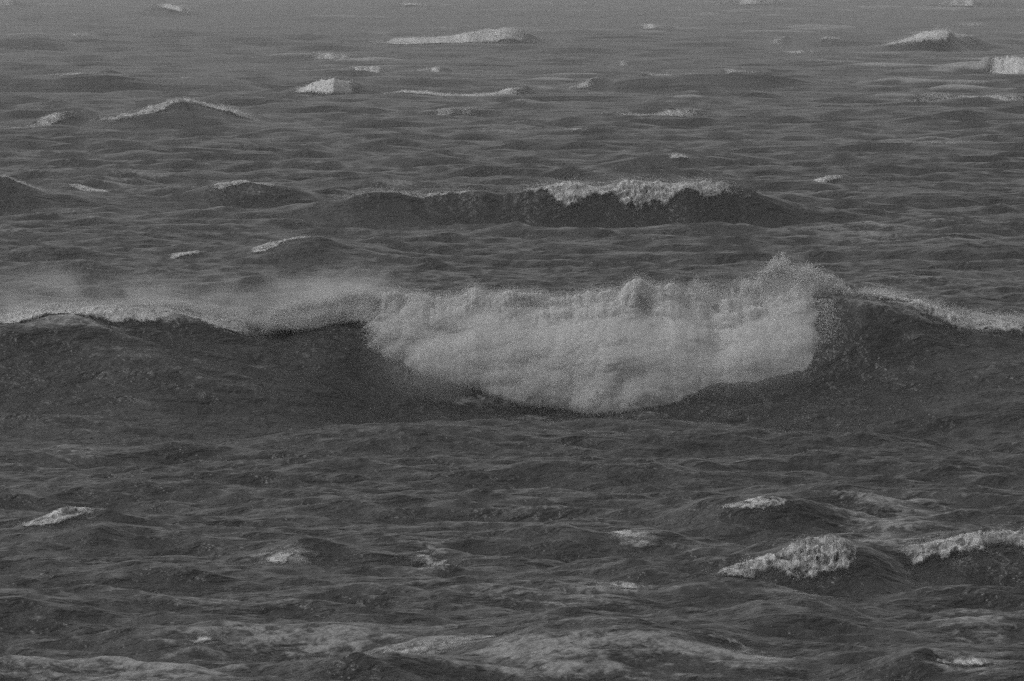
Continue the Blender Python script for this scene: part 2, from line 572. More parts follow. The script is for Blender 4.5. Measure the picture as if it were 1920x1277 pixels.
cap("white foam on the ridge of the peaked swell", [(150, 219), (200, 209), (250, 199), (300, 193), (335, 181), (352, 176), (378, 184), (440, 200), (490, 211), (515, 225)],
    [(150, 223), (200, 221), (250, 214), (300, 206), (335, 196), (352, 192), (378, 192), (440, 206), (490, 219), (515, 227)], wave=5, raise_wave=False, thick=0.7, rag=1.5, drops=1.6)
cap("foam on the small dark hump left of the second breaker", [(380, 356), (410, 345), (460, 343), (500, 345), (535, 354)], [(380, 358), (410, 352), (460, 348), (500, 352), (535, 357)], wave=3, raise_wave=False, thick=0.2, rag=1.3)
cap("thin slanted white dash above the second breaker", [(905, 337), (950, 328), (990, 325)], [(905, 338), (950, 333), (990, 329)])
cap("short slanted white dash right of the second breaker", [(1515, 346), (1545, 338), (1585, 333)], [(1515, 348), (1545, 345), (1585, 337)])
cap("tiny pale crest on the low hump above the second breaker", [(1250, 288), (1270, 282), (1295, 285)], [(1250, 289), (1270, 287), (1295, 288)], wave=12, raise_wave=False, thick=0.25)
cap("slanting white crest line above the blown spray at left", [(455, 472), (500, 461), (560, 449), (604, 440)], [(455, 476), (500, 470), (560, 458), (604, 446)], wave=14, raise_wave=False, thick=0.2, rag=1.2)
cap("small foam fleck left of the slanting crest line", [(312, 487), (345, 480), (382, 474)], [(312, 488), (345, 484), (382, 477)], thick=0.25)
cap("white crest sloping down from the left edge at mid height", [(-40, 312), (0, 320), (40, 338), (90, 348)], [(-40, 324), (0, 334), (40, 347), (90, 352)], wave=2, raise_wave=False, thick=0.3, rag=1.3)
cap("small whitecap near the left edge below the breaker", [(15, 998), (60, 992), (110, 984), (150, 978), (195, 982)], [(15, 1003), (60, 1006), (110, 1002), (150, 986), (195, 986)], thick=0.2, rag=1.3)
cap("low lacy crest above the two foreground breakers", [(1345, 945), (1380, 934), (1430, 927), (1470, 933), (1495, 942)], [(1345, 947), (1380, 942), (1430, 945), (1470, 940), (1495, 945)], wave=23, raise_wave=False, thick=0.14, rag=1.5)
cap("left foreground breaker with a ragged sloping foam crest", [(1300, 1080), (1340, 1068), (1375, 1045), (1420, 1029), (1480, 1024), (1530, 1012), (1570, 1003), (1600, 1012), (1640, 1030)],
    [(1300, 1082), (1340, 1078), (1375, 1080), (1420, 1078), (1480, 1062), (1530, 1058), (1570, 1060), (1600, 1056), (1640, 1052)], wave=25, raise_wave=False, thick=0.26, rag=1.1, drops=1.5)
cap("right foreground breaker rising to the right edge", [(1650, 1056), (1700, 1046), (1760, 1033), (1800, 1016), (1840, 1006), (1880, 1000), (1930, 992), (1990, 985)],
    [(1650, 1062), (1700, 1074), (1760, 1066), (1800, 1066), (1840, 1066), (1880, 1072), (1930, 1060), (1990, 1060)], wave=26, raise_wave=False, thick=0.26, rag=1.1, drops=1.5)
cap("hair-thin white streak under the pale streak at the top right edge", [(1775, 46), (1810, 43), (1855, 41)], [(1775, 48), (1810, 46), (1855, 43)])
cap("tiny white fleck below the flat narrow whitecap, right of the top middle", [(1148, 119), (1165, 116), (1182, 117)], [(1148, 121), (1165, 120), (1182, 119)], thick=0.4)
cap("tiny bright dash right of the short bright whitecap on the upper right", [(1424, 151), (1438, 148), (1455, 148)], [(1424, 153), (1438, 152), (1455, 150)], thick=0.4)
cap("short pale dash left of the dark hump, above the thin white streak", [(1436, 82), (1455, 78), (1478, 76)], [(1436, 84), (1455, 82), (1478, 79)], thick=0.4)
cap("pale crest on the dark hump left of the large sloping mound", [(1530, 68), (1552, 63), (1585, 67)], [(1530, 71), (1552, 68), (1585, 70)], wave=11, raise_wave=False, thick=0.4)
cap("faint pale crest above the middle, right of the peaked swell", [(790, 217), (850, 210), (915, 213)], [(790, 219), (850, 215), (915, 216)], thick=0.25, rag=1.4)
cap("thin foam line at the top edge left of middle", [(735, 9), (770, 6), (805, 7)], [(735, 11), (770, 9), (805, 9)], thick=0.4)
cap("small white dash right of the thin crest line near the left edge", [(320, 149), (345, 145), (380, 147)], [(320, 151), (345, 149), (380, 149)], thick=0.3)
cap("faint long crest line between the short bright whitecap and the low hump, right half", [(1090, 216), (1150, 214), (1210, 216), (1270, 211), (1320, 207), (1350, 211)], [(1090, 219), (1150, 218), (1210, 219), (1270, 215), (1320, 212), (1350, 214)], thick=0.25, rag=1.5)
cap("longest thin pale crest line at the right, level with the low hump", [(1325, 272), (1420, 269), (1540, 269), (1660, 265), (1780, 267), (1890, 264)], [(1325, 275), (1420, 273), (1540, 274), (1660, 272), (1780, 271), (1890, 268)], thick=0.25, rag=1.6)
cap("pale crest line cut by the right edge, below the bright breaking crest", [(1660, 184), (1740, 179), (1830, 181), (1900, 178), (1980, 182)], [(1660, 187), (1740, 184), (1830, 185), (1900, 183), (1980, 186)], thick=0.25, rag=1.5)
cap("faint foam trail left of the peaked swell, reaching the left edge", [(-20, 243), (50, 236), (110, 226), (160, 220)], [(-20, 247), (50, 240), (110, 231), (160, 224)], thick=0.25, rag=1.5)
cap("thin pale crest line between the left edge crest and the small dark hump", [(90, 346), (170, 358), (250, 366), (320, 364), (390, 352)], [(90, 350), (170, 362), (250, 370), (320, 368), (390, 356)], thick=0.2, rag=1.6)
cap("thin broken white line in the top left, under the small dash", [(0, 70), (60, 67), (130, 72), (190, 78)], [(0, 73), (60, 71), (130, 75), (190, 80)], thick=0.3, rag=1.4)
cap("short pale crest between the triangular whitecap and the tailed crest", [(560, 108), (620, 105), (690, 107)], [(560, 110), (620, 109), (690, 110)], thick=0.3, rag=1.4)
cap("thin slanting crest tail right of the short bright whitecap", [(1340, 136), (1380, 130), (1440, 128)], [(1340, 139), (1380, 134), (1440, 131)], thick=0.3, rag=1.4)

for c in CAPS:
    t, b = c["top"], c["bot"]
    hpx = np.interp(t[:, 0], b[:, 0], b[:, 1]) - t[:, 1]
    by = np.interp(t[:, 0], b[:, 0], b[:, 1])
    if c["rw"]:
        Yf = y_at(by, float(np.interp(by.mean(), [0, 60, 150, 300], [0.9, 0.7, 0.4, 0.1])))   # far caps stand on the swell
        Hv = hpx / FPX * Yf
        Yf_s = float(np.average(Yf))
        dep = c["depth"] or max(0.6, 1.2 * float(Hv.max()), 1.6 * float(step_at(Yf_s)))
        # front foot follows the lower edge as far as a gently bent crest line allows
        Yc = 0.75 * Yf_s + 0.25 * Yf + dep
        A = np.clip(z_at(t[:, 1], Yc), 0.1, 4.0) - 0.05
        c["Yc"], c["dep"] = Yc, dep
        pad = 0.22 * (t[-1, 0] - t[0, 0])
        X = x_at(np.r_[t[0, 0] - pad, t[:, 0], t[-1, 0] + pad], np.r_[t[0, 1], t[:, 1], t[-1, 1]], np.r_[Yc[0], Yc, Yc[-1]])
        add_wave(X, np.r_[Yc[0], Yc, Yc[-1]], np.r_[0, A, 0], dep * 0.8, dep * 2.5, trough=0.2, seed=c["seed"] % 40)

Hg, FINE = full_height(Xg, Yg)
Hg = Hg.astype(np.float64)
edge = smooth(1.25, 0.9, np.abs(cols))[None, :] * smooth(11000, 5000, rows)[:, None]
Hg *= edge


def H_of(X, Y):
    """height of the sea at world points, bilinear on the sheet"""
    X, Y = np.broadcast_arrays(np.asarray(X, float), np.asarray(Y, float))
    i = np.clip(np.searchsorted(rows, Y) - 1, 0, NR - 2)
    ty = np.clip((Y - rows[i]) / (rows[i + 1] - rows[i]), 0, 1)
    r = X / np.maximum(Y, 60.0)
    j = np.clip(np.searchsorted(cols, r) - 1, 0, NC - 2)
    tx = np.clip((r - cols[j]) / (cols[j + 1] - cols[j]), 0, 1)
    return ((Hg[i, j] * (1 - tx) + Hg[i, j + 1] * tx) * (1 - ty) + (Hg[i + 1, j] * (1 - tx) + Hg[i + 1, j + 1] * tx) * ty)


def hit(px, py):
    """distance Y at which the sight line through a photo point first meets the sea"""
    px, py = np.atleast_1d(np.asarray(px, float)), np.atleast_1d(np.asarray(py, float))
    s = slope_of(py)
    q = np.linspace(0, 1, 700)[None, :]
    y0, y1 = (CAM_H - 4.5) / s, (CAM_H + 2.0) / s
    Y = y0[:, None] + (y1 - y0)[:, None] * q
    X = x_at(px[:, None], py[:, None], Y)
    below = (CAM_H - Y * s[:, None]) <= H_of(X, Y)
    k = np.where(below.any(1), below.argmax(1), 450)
    return Y[np.arange(len(px)), k]


# surface foam: photo patches (px, py, half width, half height, amount) dropped onto the sea where they lie
PATCH = [(1740, 630, 170, 26, .3), (1820, 690, 150, 26, .25), (250, 650, 200, 20, .2), (420, 690, 180, 30, .22), (1200, 880, 300, 30, .12), (520, 930, 200, 30, .15), (900, 752, 90, 14, .6), (1050, 790, 160, 12, .35), (1280, 782, 120, 10, .25), (1460, 752, 110, 10, .2), (780, 705, 80, 14, .4), (760, 1222, 300, 22, .72), (980, 1215, 130, 30, .7), (420, 1130, 220, 20, .3), (1250, 1030, 160, 20, .25), (1000, 960, 240, 20, .2), (620, 1205, 130, 18, .5), (1080, 1250, 240, 30, .52), (150, 1190, 190, 40, .36), (120, 1240, 170, 50, .36),
         (330, 1265, 150, 30, .45), (540, 1045, 80, 26, .75), (800, 1040, 40, 50, .45), (1650, 985, 110, 45, .6), (1720, 950, 110, 30, .45), (1500, 1110, 60, 14, .5),
         (1150, 1104, 140, 7, .6), (1180, 1008, 50, 10, .6), (1560, 1190, 60, 20, .3), (1840, 1180, 120, 50, .4), (1820, 1240, 90, 30, .6), (140, 840, 90, 60, .28), (150, 790, 120, 40, .2),
         (1740, 575, 170, 24, .75), (1820, 602, 60, 14, .95), (1890, 600, 70, 20, .7), (1650, 552, 60, 14, .7), (120, 600, 180, 18, .7), (60, 585, 160, 22, .6), (330, 578, 200, 14, .5), (470, 600, 90, 16, .6),
         (880, 1110, 140, 24, .4), (1060, 1130, 160, 30, .35), (1310, 1215, 140, 20, .5), (940, 240, 100, 14, .45), (1080, 242, 60, 7, .5), (1700, 265, 170, 9, .45), (1700, 182, 200, 8, .4),
         (230, 345, 90, 14, .35), (440, 368, 160, 9, .4), (760, 345, 60, 10, .35), (1230, 430, 50, 10, .3), (1650, 440, 160, 26, .38), (1720, 520, 200, 26, .3),
         (700, 1180, 300, 30, .4), (1420, 1235, 100, 24, .45), (400, 1200, 120, 30, .45), (1150, 1190, 160, 40, .4), (250, 590, 200, 10, .6)]
HW, _f = wind_sea(Xg, Yg)
_sd = HW[:, NC // 2 - 400:NC // 2 + 400].std(1)[:, None] + 1e-3
FOAM = np.clip(FINE * 1.2, 0, 0.3) + 0.02 + 1.0 * smooth(1.45, 2.5, HW / _sd) * (0.10 + 0.9 * smooth(220, 700, Yg)) * smooth(-0.25, 0.35, fbm(Xg * 0.03, Yg * 0.006, 0 * Xg, 3, 9))
FOAM += 0.10 * fbm(Xg * 0.02, Yg * 0.012, 0 * Xg, 3, 5)
# screen rows/cols of each grid vertex, only to find which water a patch covers
_dn = (CAM_H - Hg)
_den = np.maximum(Yg, 1.0) * math.cos(PITCH) + _dn * math.sin(PITCH)
_ppx = 960 + FPX * Xg / _den
_ppy = 638.5 - FPX * (Yg * math.sin(PITCH) - _dn * math.cos(PITCH)) / _den
for (a, b, rx, ry, am) in PATCH:
    Yh = float(hit(a, b)[0])
    Xh = float(x_at(a, b, Yh))
    wx = rx / FPX * Yh
    # depth of the patch on the water, from the sight lines through its upper and lower edges
    yl, yu = float(hit(a, b + ry)[0]), float(hit(a, b - ry)[0])
    wy = float(np.clip(min(yu - Yh, Yh - yl), 0.5, 0.10 * Yh))
    sel = np.abs(Yg - Yh) < 2.2 * wy
    d2 = ((Xg[sel] - Xh) / wx) ** 2 + ((Yg[sel] - Yh) / wy) ** 2
    FOAM[sel] += am * np.exp(-d2 * 1.1)
FOAM = np.clip(FOAM, 0, 0.8 + 0.4 * smooth(300, 600, Yg))

# --- the sheet, with the bodies of the main waves cut out of it as things of their own
verts_all = np.stack([Xg, Yg, Hg], -1).reshape(-1, 3)
foam_all = FOAM.ravel()
faces_all = grid_faces(NR, NC)[:, ::-1]
cen = verts_all[faces_all[:, 0]]


def wave_faces(k, lo):
    """faces where hand wave k stands clearly out of the water"""
    w = HAND[k]
    x, yy = cen[:, 0], cen[:, 1]
    A = np.interp(x, w["X"], w["A"], left=0, right=0)
    d = yy - np.interp(x, w["X"], w["Y"])
    f = np.where(d < 0, np.exp(-np.abs(d / np.interp(x, w["X"], w["Lf"])) ** w["sh"]), np.exp(-np.abs(d / np.interp(x, w["X"], w["Lb"])) ** w["sh"]))
    return A * f > lo * w["A"].max()


region = np.zeros(len(faces_all), np.int8)
WAVE_IDX = {1: (0, .13), 2: (3, .25), 3: (4, .2)}      # main breaker, second breaker, peaked swell
for rid, (k, lo) in WAVE_IDX.items():
    region[wave_faces(k, lo) & (region == 0)] = rid


def cut_sheet(name, rid, parent=None, origin=(0, 0, 0)):
    fs = faces_all[region == rid]
    used, inv = np.unique(fs, return_inverse=True)
    me = mesh_from(name, verts_all[used] - np.array(origin), inv.reshape(fs.shape))
    a = me.attributes.new("foam", 'FLOAT', 'POINT')
    a.data.foreach_set("value", foam_all[used].astype(np.float32))
    return link(name, me, M_WATER, parent)


sea = cut_sheet("sea_water", 0)
sea["kind"] = "structure"


def empty(name, loc):
    o = bpy.data.objects.new(name, None)
    scene.collection.objects.link(o)
    o.location = loc
    o.empty_display_size = 1
    return o


# ------------------------------------------------------------------ spray drops: small tetrahedra
_TET = np.array([(1, 1, 1), (-1, -1, 1), (-1, 1, -1), (1, -1, -1)], float) / 1.73
_TF = np.array([(0, 1, 2), (0, 3, 1), (0, 2, 3), (1, 3, 2)])


def drops_mesh(name, P, size):
    n = len(P)
    q = rng.standard_normal((n, 3, 3))
    q, _ = np.linalg.qr(q)
    v = np.einsum('kj,nij->nki', _TET, q) * np.asarray(size)[:, None, None] + P[:, None, :]
    f = (np.arange(n)[:, None, None] * 4 + _TF[None]).reshape(-1, 3)
    return mesh_from(name, v.reshape(-1, 3), f, False)


# ------------------------------------------------------------------ foam caps draped over the sea
def foam_cap_mesh(c):
    t, b = c["top"], c["bot"]
    x0, x1 = t[0, 0], t[-1, 0]
    nu = int(max(24, (x1 - x0) / 1.3))
    px = np.linspace(x0, x1, nu)
    ty = np.interp(px, t[:, 0], t[:, 1])
    by = np.interp(px, b[:, 0], b[:, 1])
    hp = np.maximum(by - ty, 1.5)
    if "Yc" in c:
        Yk = np.interp(px, t[:, 0], c["Yc"])
        Yf, Yt = Yk - 1.1 * c["dep"], Yk + 0.1 * c["dep"]
    else:
        med = lambda a: np.median(np.lib.stride_tricks.sliding_window_view(np.pad(a, 12, mode='edge'), 25), axis=-1)
        k = np.hanning(13) / np.hanning(13).sum()
        sm = lambda a: np.convolve(np.pad(a, 6, mode='edge'), k, 'valid')
        Yf = sm(med(hit(px, by)))
        Yt = sm(med(hit(px, ty + 0.35 * hp)))
        if c.get("wave") is not None:              # keep to the face of the wave it crowns
            w = next(q for q in HAND if q["seed"] == c["wave"])
            xk = x_at(px, ty, w["Y"].mean())
            yk, lk = np.interp(xk, w["X"], w["Y"]), np.interp(xk, w["X"], w["Lf"])
            ak = np.maximum(np.interp(xk, w["X"], w["A"]), 0.15)
            drop = np.clip(hp / FPX * yk / ak, 0.03, 0.62)
            sag = 1 + 0.75 * fbm(xk / (0.45 * lk + 0.1), 0 * xk, 0 * xk, 4, c["seed"], 0.65)
            Yt = sm(yk + 0.05 * lk)
            Yf = sm(yk - lk * (-np.log(1 - drop)) ** (1 / w["sh"]) * sag)
        Yt = np.maximum(Yt, Yf + 0.3)
        Yt = np.minimum(Yt, Yf + np.maximum(1.0, 5 * hp / FPX * Yf))
    Hm = hp / FPX * Yf
    nv = 30
    v = np.linspace(0, 1, nv)
    Yv = Yf[:, None] + (v[None, :] * 1.7 - 0.1) * (Yt - Yf)[:, None]
    X = x_at(px[:, None], by[:, None], Yv)
    u = np.linspace(0, 1, nu)
    calm = float(smooth(250, 600, Yf.mean()))          # far caps read as smooth rolls
    ends = 0.18 + 0.2 * calm * (0.15 if hp.max() > 12 else 1.0)
    eu = smooth(0, ends, u) * smooth(1, 1 - ends, u)
    ev = smooth(0, 0.22, v) * smooth(1.0, 0.6, v)
    T = np.minimum(c["thick"], 1.0) * np.ones(nu)
    scale = max(0.25, Hm.max() * 0.5, 0.0022 * Yf.mean() if Yf.mean() > 400 else 0)
    h0 = H_of(X, Yv)
    nz = billow(X / scale, Yv / scale / 1.6, h0 / scale * 2.2 + c["seed"], 4, c["seed"], 0.6)
    fn = fbm(X / scale * 0.9, Yv / scale * 0.8, h0 / scale * 2.5, 4, c["seed"] + 9)
    Tn = Hm[:, None] * 0.42 * (T[:, None] / 0.5) ** 0.5
    Tn = np.maximum(Tn, (1.5 * 1.755e-4 * np.maximum(Yf - 250, 0))[:, None])
    # the roll swells and dies along the crest
    xs = (px - px[0]) / FPX * Yf
    along = np.clip(0.62 + 0.95 * fbm(xs / (0.16 * (xs[-1] - xs[0]) + 0.4), 0 * xs, 0 * xs, 4, c["seed"] + 21, 0.6), 0.12, 1.15)
    along = 1 - calm * (1 - along) * (0.35 if hp.max() > 12 else 1.0)
    Tn = Tn * along[:, None]
    z = h0 + Tn * ((eu[:, None] * ev[None, :]) * ((0.55 + 0.3 * calm) + (0.75 - 0.45 * calm) * nz) - 0.18 + 0.22 * (1 - 0.55 * calm) * c["rag"] * fn)
    Yv = Yv - 0.7 * Tn * (eu[:, None] * ev[None, :]) * (nz - 0.25)
    V = np.stack([X, Yv, z], -1).reshape(-1, 3)
    return V, grid_faces(nu, nv)[:, ::-1], nu, nv, Tn.ravel().mean(), Yf.mean(), (eu * (0.35 + 0.65 * along))[:, None] * ev[None, :]


for c in CAPS:
    V, F, nu, nv, tn, yd, ew = foam_cap_mesh(c)
    org = np.array([V[:, 0].mean(), V[:, 1].mean(), 0.0])
    nd = int(c["drops"] * nu * (3 if V[:, 1].mean() < 180 else 9))
    w = (ew * np.clip(0.15 + fbm(V[:, 0] * 2.2, V[:, 1] * 1.5, V[:, 2] * 3, 3, c["seed"]).reshape(ew.shape), 0, 1) ** 1.5).ravel() + 1e-5
    idx = rng.choice(len(V), nd, p=w / w.sum())
    P = V[idx] - org
    up = rng.exponential(1.0, nd)
    P[:, 2] += up * tn * 0.35
    P[:, 0] += rng.normal(0, 0.1 * tn + 0.02, nd)
    P[:, 1] += rng.normal(0, 0.2 * tn, nd)
    me = mesh_from("whitecap", V - org, F)
    set_cover(me, ew * ((0.84 if c["rw"] else 0.78) + 0.16 * float(smooth(180, 500, yd))))
    o = link("whitecap", me, M_CAP)
    o.location = org
    tag(o, c["label"], "whitecap", "whitecaps on the rough sea")
    sz = yd * 1.755e-4 * rng.uniform(0.18, 0.5, nd)
    link("spray", drops_mesh("spray", P, sz), M_DROP, o)

# ------------------------------------------------------------------ flat rafts of foam lying on the water
def foam_patch(label, px, py, rx, ry, seed, tilt=0.0, drops=1500):
    Yc = float(hit(px, py)[0])
    Xc = float(x_at(px, py, Yc))
    a = rx / FPX * Yc
    yl, yu = float(hit(px, py + ry)[0]), float(hit(px, py - ry)[0])
    b = float(np.clip(min(yu - Yc, Yc - yl), 0.4, 0.08 * Yc))
    n = 90
    g = np.linspace(-1, 1, n)
    gx, gy = np.meshgrid(g, g, indexing='ij')
    X = Xc + gx * a
    Y = Yc + gy * b + tilt * gx * b
    q = 1 - np.sqrt(gx ** 2 + gy ** 2)
    f = fbm(X * 1.6, Y * 0.9, 0 * X, 4, seed)
    Z = H_of(X, Y) + 0.015 + 0.05 * np.clip(q, 0, 1) * (0.5 + billow(X * 2, Y * 1.4, 0 * X, 3, seed + 4))
    org = np.array([Xc, Yc, 0.0])
    me = mesh_from("foam_patch", np.stack([X, Y, Z], -1).reshape(-1, 3) - org, grid_faces(n, n))
    set_cover(me, np.clip(q * 0.8 + 0.6 * f + 0.05, 0, 0.9) * (q > 0.02))
    o = link("foam_patch", me, M_CAP)
    o.location = org
    tag(o, label, "foam patch", "foam patches on the rough sea")


foam_patch("small rounded puff of foam on the water at the lower left", 385, 1203, 34, 15, 301)
foam_patch("white streak running down the right end of the foreground swell", 1390, 1216, 62, 12, 307, -1.2)
foam_patch("foam splash on the water at the lower right corner", 1815, 1250, 62, 15, 313)
foam_patch("faint foam smear right of middle above the second breaker", 1078, 243, 44, 5, 319)
foam_patch("lacy foam patch in the lower left quarter below the small whitecap", 540, 1045, 70, 24, 331)
foam_patch("veined foam patch at the lower middle, right of the lacy one", 800, 1050, 70, 15, 337, -1.0)
foam_patch("pale foam streak left of the left foreground breaker", 1178, 1006, 66, 7, 343, -0.8)
foam_patch("wide bright foam sheet along the bottom, left of the foreground swell", 800, 1222, 230, 22, 347)
foam_patch("thin foam line just above the foreground swell, lower right of middle", 1185, 1105, 85, 5, 353)

# ------------------------------------------------------------------ the main breaker
ORG = np.array([0.0, MAIN_Y, 0.0])
breaker = empty("breaking_wave", ORG)
tag(breaker, "huge breaking wave with a tall white curtain of foam across the middle of the photo", "breaking wave")
cut_sheet("wave_face", 1, breaker, ORG)


def curtain(name, top, bot, parent, org, seed, bulge=0.45, lump=0.4, back=4.0, shape=1.7, Ytop=None, n_v=120, du=1.6, mat=M_FOAM, endl=0.06, endr=0.075, rough_top=0.25, foot=None, hollows=(), over=0.8):
    """a body of foam: foot on the water, convex front, lumpy top, sinking into the water behind"""
    top, bot = np.array(top, float), np.array(bot, float)
    x0, x1 = top[0, 0], top[-1, 0]
    nu = int((x1 - x0) / du)
    px = np.linspace(x0, x1, nu)
    ty = np.interp(px, top[:, 0], top[:, 1])
    by = np.interp(px, bot[:, 0], bot[:, 1])
    w = HAND[0]
    Yt = np.full(nu, MAIN_Y) if Ytop is None else np.interp(px, *Ytop)
    Yb = hit(px, by)
    k = np.hanning(91) / np.hanning(91).sum()
    if foot is not None:
        Yb = 0.12 * np.minimum(Yb, np.interp(px, *foot)) + 0.88 * np.interp(px, *foot)
    for _ in range(2):
        Yb = np.convolve(np.pad(Yb, 45, mode='edge'), k, 'valid')
    Yb = np.minimum(Yb, Yt - over)
    u = np.linspace(0, 1, nu)[:, None]
    nf = int(n_v * 0.72)
    v = np.linspace(-0.06, 1, nf)[None, :]
    s = np.clip(v, 0, 1) ** shape
    Y = Yb[:, None] + (Yt - Yb)[:, None] * s
    py = by[:, None] + (ty - by)[:, None] * v
    X = x_at(px[:, None], py, Y)
    Z = z_at(py, Y)
    # back side
    vb = np.linspace(0, 1, n_v - nf + 1)[None, 1:]
    Y2 = Yt[:, None] + back * vb
    X2 = x_at(px[:, None], ty[:, None], Y2)
    zt = z_at(ty, Yt)[:, None]
    Z2 = zt + (H_of(X2, Y2) - 0.4 - zt) * (vb * vb * (3 - 2 * vb))
    X, Y, Z = np.concatenate([X, X2], 1), np.concatenate([Y, Y2], 1), np.concatenate([Z, Z2], 1)
    vv = np.concatenate([v * np.ones((nu, 1)), 1 + vb * np.ones((nu, 1))], 1)
    uj = u + 0.012 * fbm(Z / 0.5, 0 * Z, 0 * Z, 3, seed + 12)      # ragged ends
    e = smooth(0, endl, uj) * smooth(1, 1 - endr, uj)
    b1 = billow(X / 2.4, Z / 2.0, Y / 2.4, 2, seed)
    b2 = billow(X / 0.8, Z / 0.75, Y / 0.9, 3, seed + 3)
    b3 = fbm(X / 0.24, Z / 0.22, Y / 0.24, 3, seed + 6)
    fv = smooth(-0.05, 0.12, vv)
    D = e * fv * (lump * (b1 - 0.35) + 0.40 * lump * (b2 - 0.45) + 0.06 * lump * b3 + bulge * np.sin(np.clip(vv, 0, 1) * math.pi) ** 0.8)
    tz = smooth(0.7, 1.0, vv) * smooth(1.5, 1.0, vv)
    for hx_, hy_, hr_, hd_ in hollows:          # pockets where the foam falls back (centre px, py, radius m, depth m)
        xh, zh = float(x_at(hx_, hy_, MAIN_Y - 2)), float(z_at(hy_, MAIN_Y - 2))
        D = D - hd_ * np.exp(-(((X - xh) / hr_) ** 2 + ((Z - zh) / hr_) ** 2) * (1 + 0.5 * b2))
    Y = Y - D + (1 - e) * 0.4
    Z = Z + e * tz * rough_top * (0.9 * (b2 - 0.45) + 0.5 * (b1 - 0.5) + 0.25 * b3) - (1 - e) * 0.35
    V = np.stack([X, Y, Z], -1)
    me = mesh_from(name, V.reshape(-1, 3) - org, grid_faces(nu, n_v)[:, ::-1])
    cov = np.minimum(smooth(0, endl * 1.5, uj), smooth(1, 1 - endr * 1.1, uj)) * smooth(-0.06, 0.13, vv) * smooth(2.0, 1.3, vv)
    set_cover(me, cov * (1.35 if mat is M_FOAM else 1.2))
    return link(name, me, mat, parent), V, vv, e


top_c = [(655, 612), (672, 592), (690, 570), (720, 559), (760, 557), (830, 560), (868, 552), (890, 540), (912, 551), (960, 552), (1020, 558), (1060, 560), (1100, 552), (1150, 545), (1200, 538), (1255, 542),
         (1300, 557), (1340, 575), (1375, 571), (1420, 562), (1460, 551), (1500, 540), (1550, 545), (1575, 570), (1588, 620)]
bot_c = [(655, 640), (672, 656), (690, 670), (740, 692), (800, 712), (880, 737), (930, 759), (1000, 780), (1100, 789), (1190, 792), (1240, 781), (1310, 775), (1350, 767), (1375, 755), (1420, 746), (1480, 748), (1550, 745), (1575, 722), (1588, 680)]
o_c, V_c, vv_c, e_c = curtain("foam_curtain", top_c, bot_c, breaker, ORG, 31, bulge=0.5, lump=0.42, endl=0.06, endr=0.075, rough_top=0.35,
                              foot=([672, 700, 930, 1150, 1350, 1556], [189.0, 188.4, 186.6, 185.9, 185.8, 186.6]),
                              hollows=[(1000, 588, 0.55, 0.7), (890, 585, 0.3, 0.4), (1212, 585, 0.4, 0.8), (1235, 612, 0.4, 0.7), (1345, 655, 0.6, 0.6), (1330, 590, 0.4, 0.5), (1090, 680, 0.6, 0.35)])

top_l = [(480, 612), (515, 584), (560, 573), (600, 572), (640, 563), (670, 556), (690, 553), (720, 565)]
bot_l = [(480, 619), (515, 616), (560, 620), (600, 614), (640, 604), (670, 602), (690, 606), (720, 640)]
o_l, V_l, vv_l, e_l = curtain("foam_lip", top_l, bot_l, breaker, ORG, 47, bulge=0.1, lump=0.2, over=0.4, n_v=60, endl=0.12, mat=M_CAP, shape=1.2, rough_top=0.2)


def shed(V, vv, e, n, bias_top, spread, lift, org, size=(0.10, 0.34), tlo=0.75, thi=1.25):
    """spray points thrown off a foam body"""
    wgt = (1.0 + bias_top * smooth(tlo, 1.0, vv) * smooth(thi, 1.05, vv)) * (0.25 + e * np.ones_like(vv)) * (vv > -0.02)
    wgt = wgt.ravel() / wgt.sum()
    i = rng.choice(len(wgt), n, p=wgt)
    P = V.reshape(-1, 3)[i] - org
    P += rng.normal(0, 1, (n, 3)) * np.array([spread, spread, spread * 0.7])
    P[:, 1] -= np.abs(rng.normal(0, spread, n))
    P[:, 2] += rng.exponential(lift, n) * smooth(0.6, 1.0, vv.ravel()[i])
    return P, 0.0335 * rng.uniform(*size, n) * 1.6


Pc, Sc = shed(V_c, vv_c, e_c, 220000, 2.5, 0.11, 0.06, ORG, size=(0.08, 0.28))
Pl, Sl = shed(V_l, vv_l, e_l, 34000, 3.0, 0.09, 0.08, ORG)
# loose spray along the right-hand end of the curtain
n = 5000
t = rng.random(n)
py_ = 560 + 180 * t
px_ = 1540 + 14 * np.sin(t * 3) + rng.normal(0, 12, n) + rng.exponential(6, n)
Yp = MAIN_Y - 2.5 + rng.normal(0, 0.5, n)
Pr = np.stack([x_at(px_, py_, Yp), Yp, z_at(py_, Yp)], 1) - ORG
Sr = 0.0335 * rng.uniform(0.15, 0.6, n)
link("spray", drops_mesh("spray", np.concatenate([Pc, Pl, Pr]), np.concatenate([Sc, Sl, Sr])), M_DROP, breaker)


def spray_band(pts, n, thick, Y0, ysd, name, parent, org, size=(0.2, 0.6), clump=0.6):
    """spray flung along a line in the air above the crest: pts [(px, py)], thick in photo pixels"""
    pts = np.array(pts, float)
    t = rng.random(n * 3)
    px = pts[0, 0] + (pts[-1, 0] - pts[0, 0]) * t
    th = np.interp(px, pts[:, 0], thick) if not np.isscalar(thick) else thick
    py = np.interp(px, pts[:, 0], pts[:, 1]) + rng.normal(0, 1, n * 3) * th
    Y = Y0 + rng.normal(0, ysd, n * 3)
    P = np.stack([x_at(px, py, Y), Y, z_at(py, Y)], 1)
    keep = fbm(P[:, 0] / 0.5, P[:, 2] / 0.5, P[:, 1] / 1.0, 3, 77) * clump + rng.uniform(-0.4, 0.4, n * 3) > 0.06
    P = P[keep][:n]
    me = drops_mesh(name, P - org, Y0 * 1.755e-4 * rng.uniform(*size, len(P)))
    return link(name, me, M_DROP, parent)


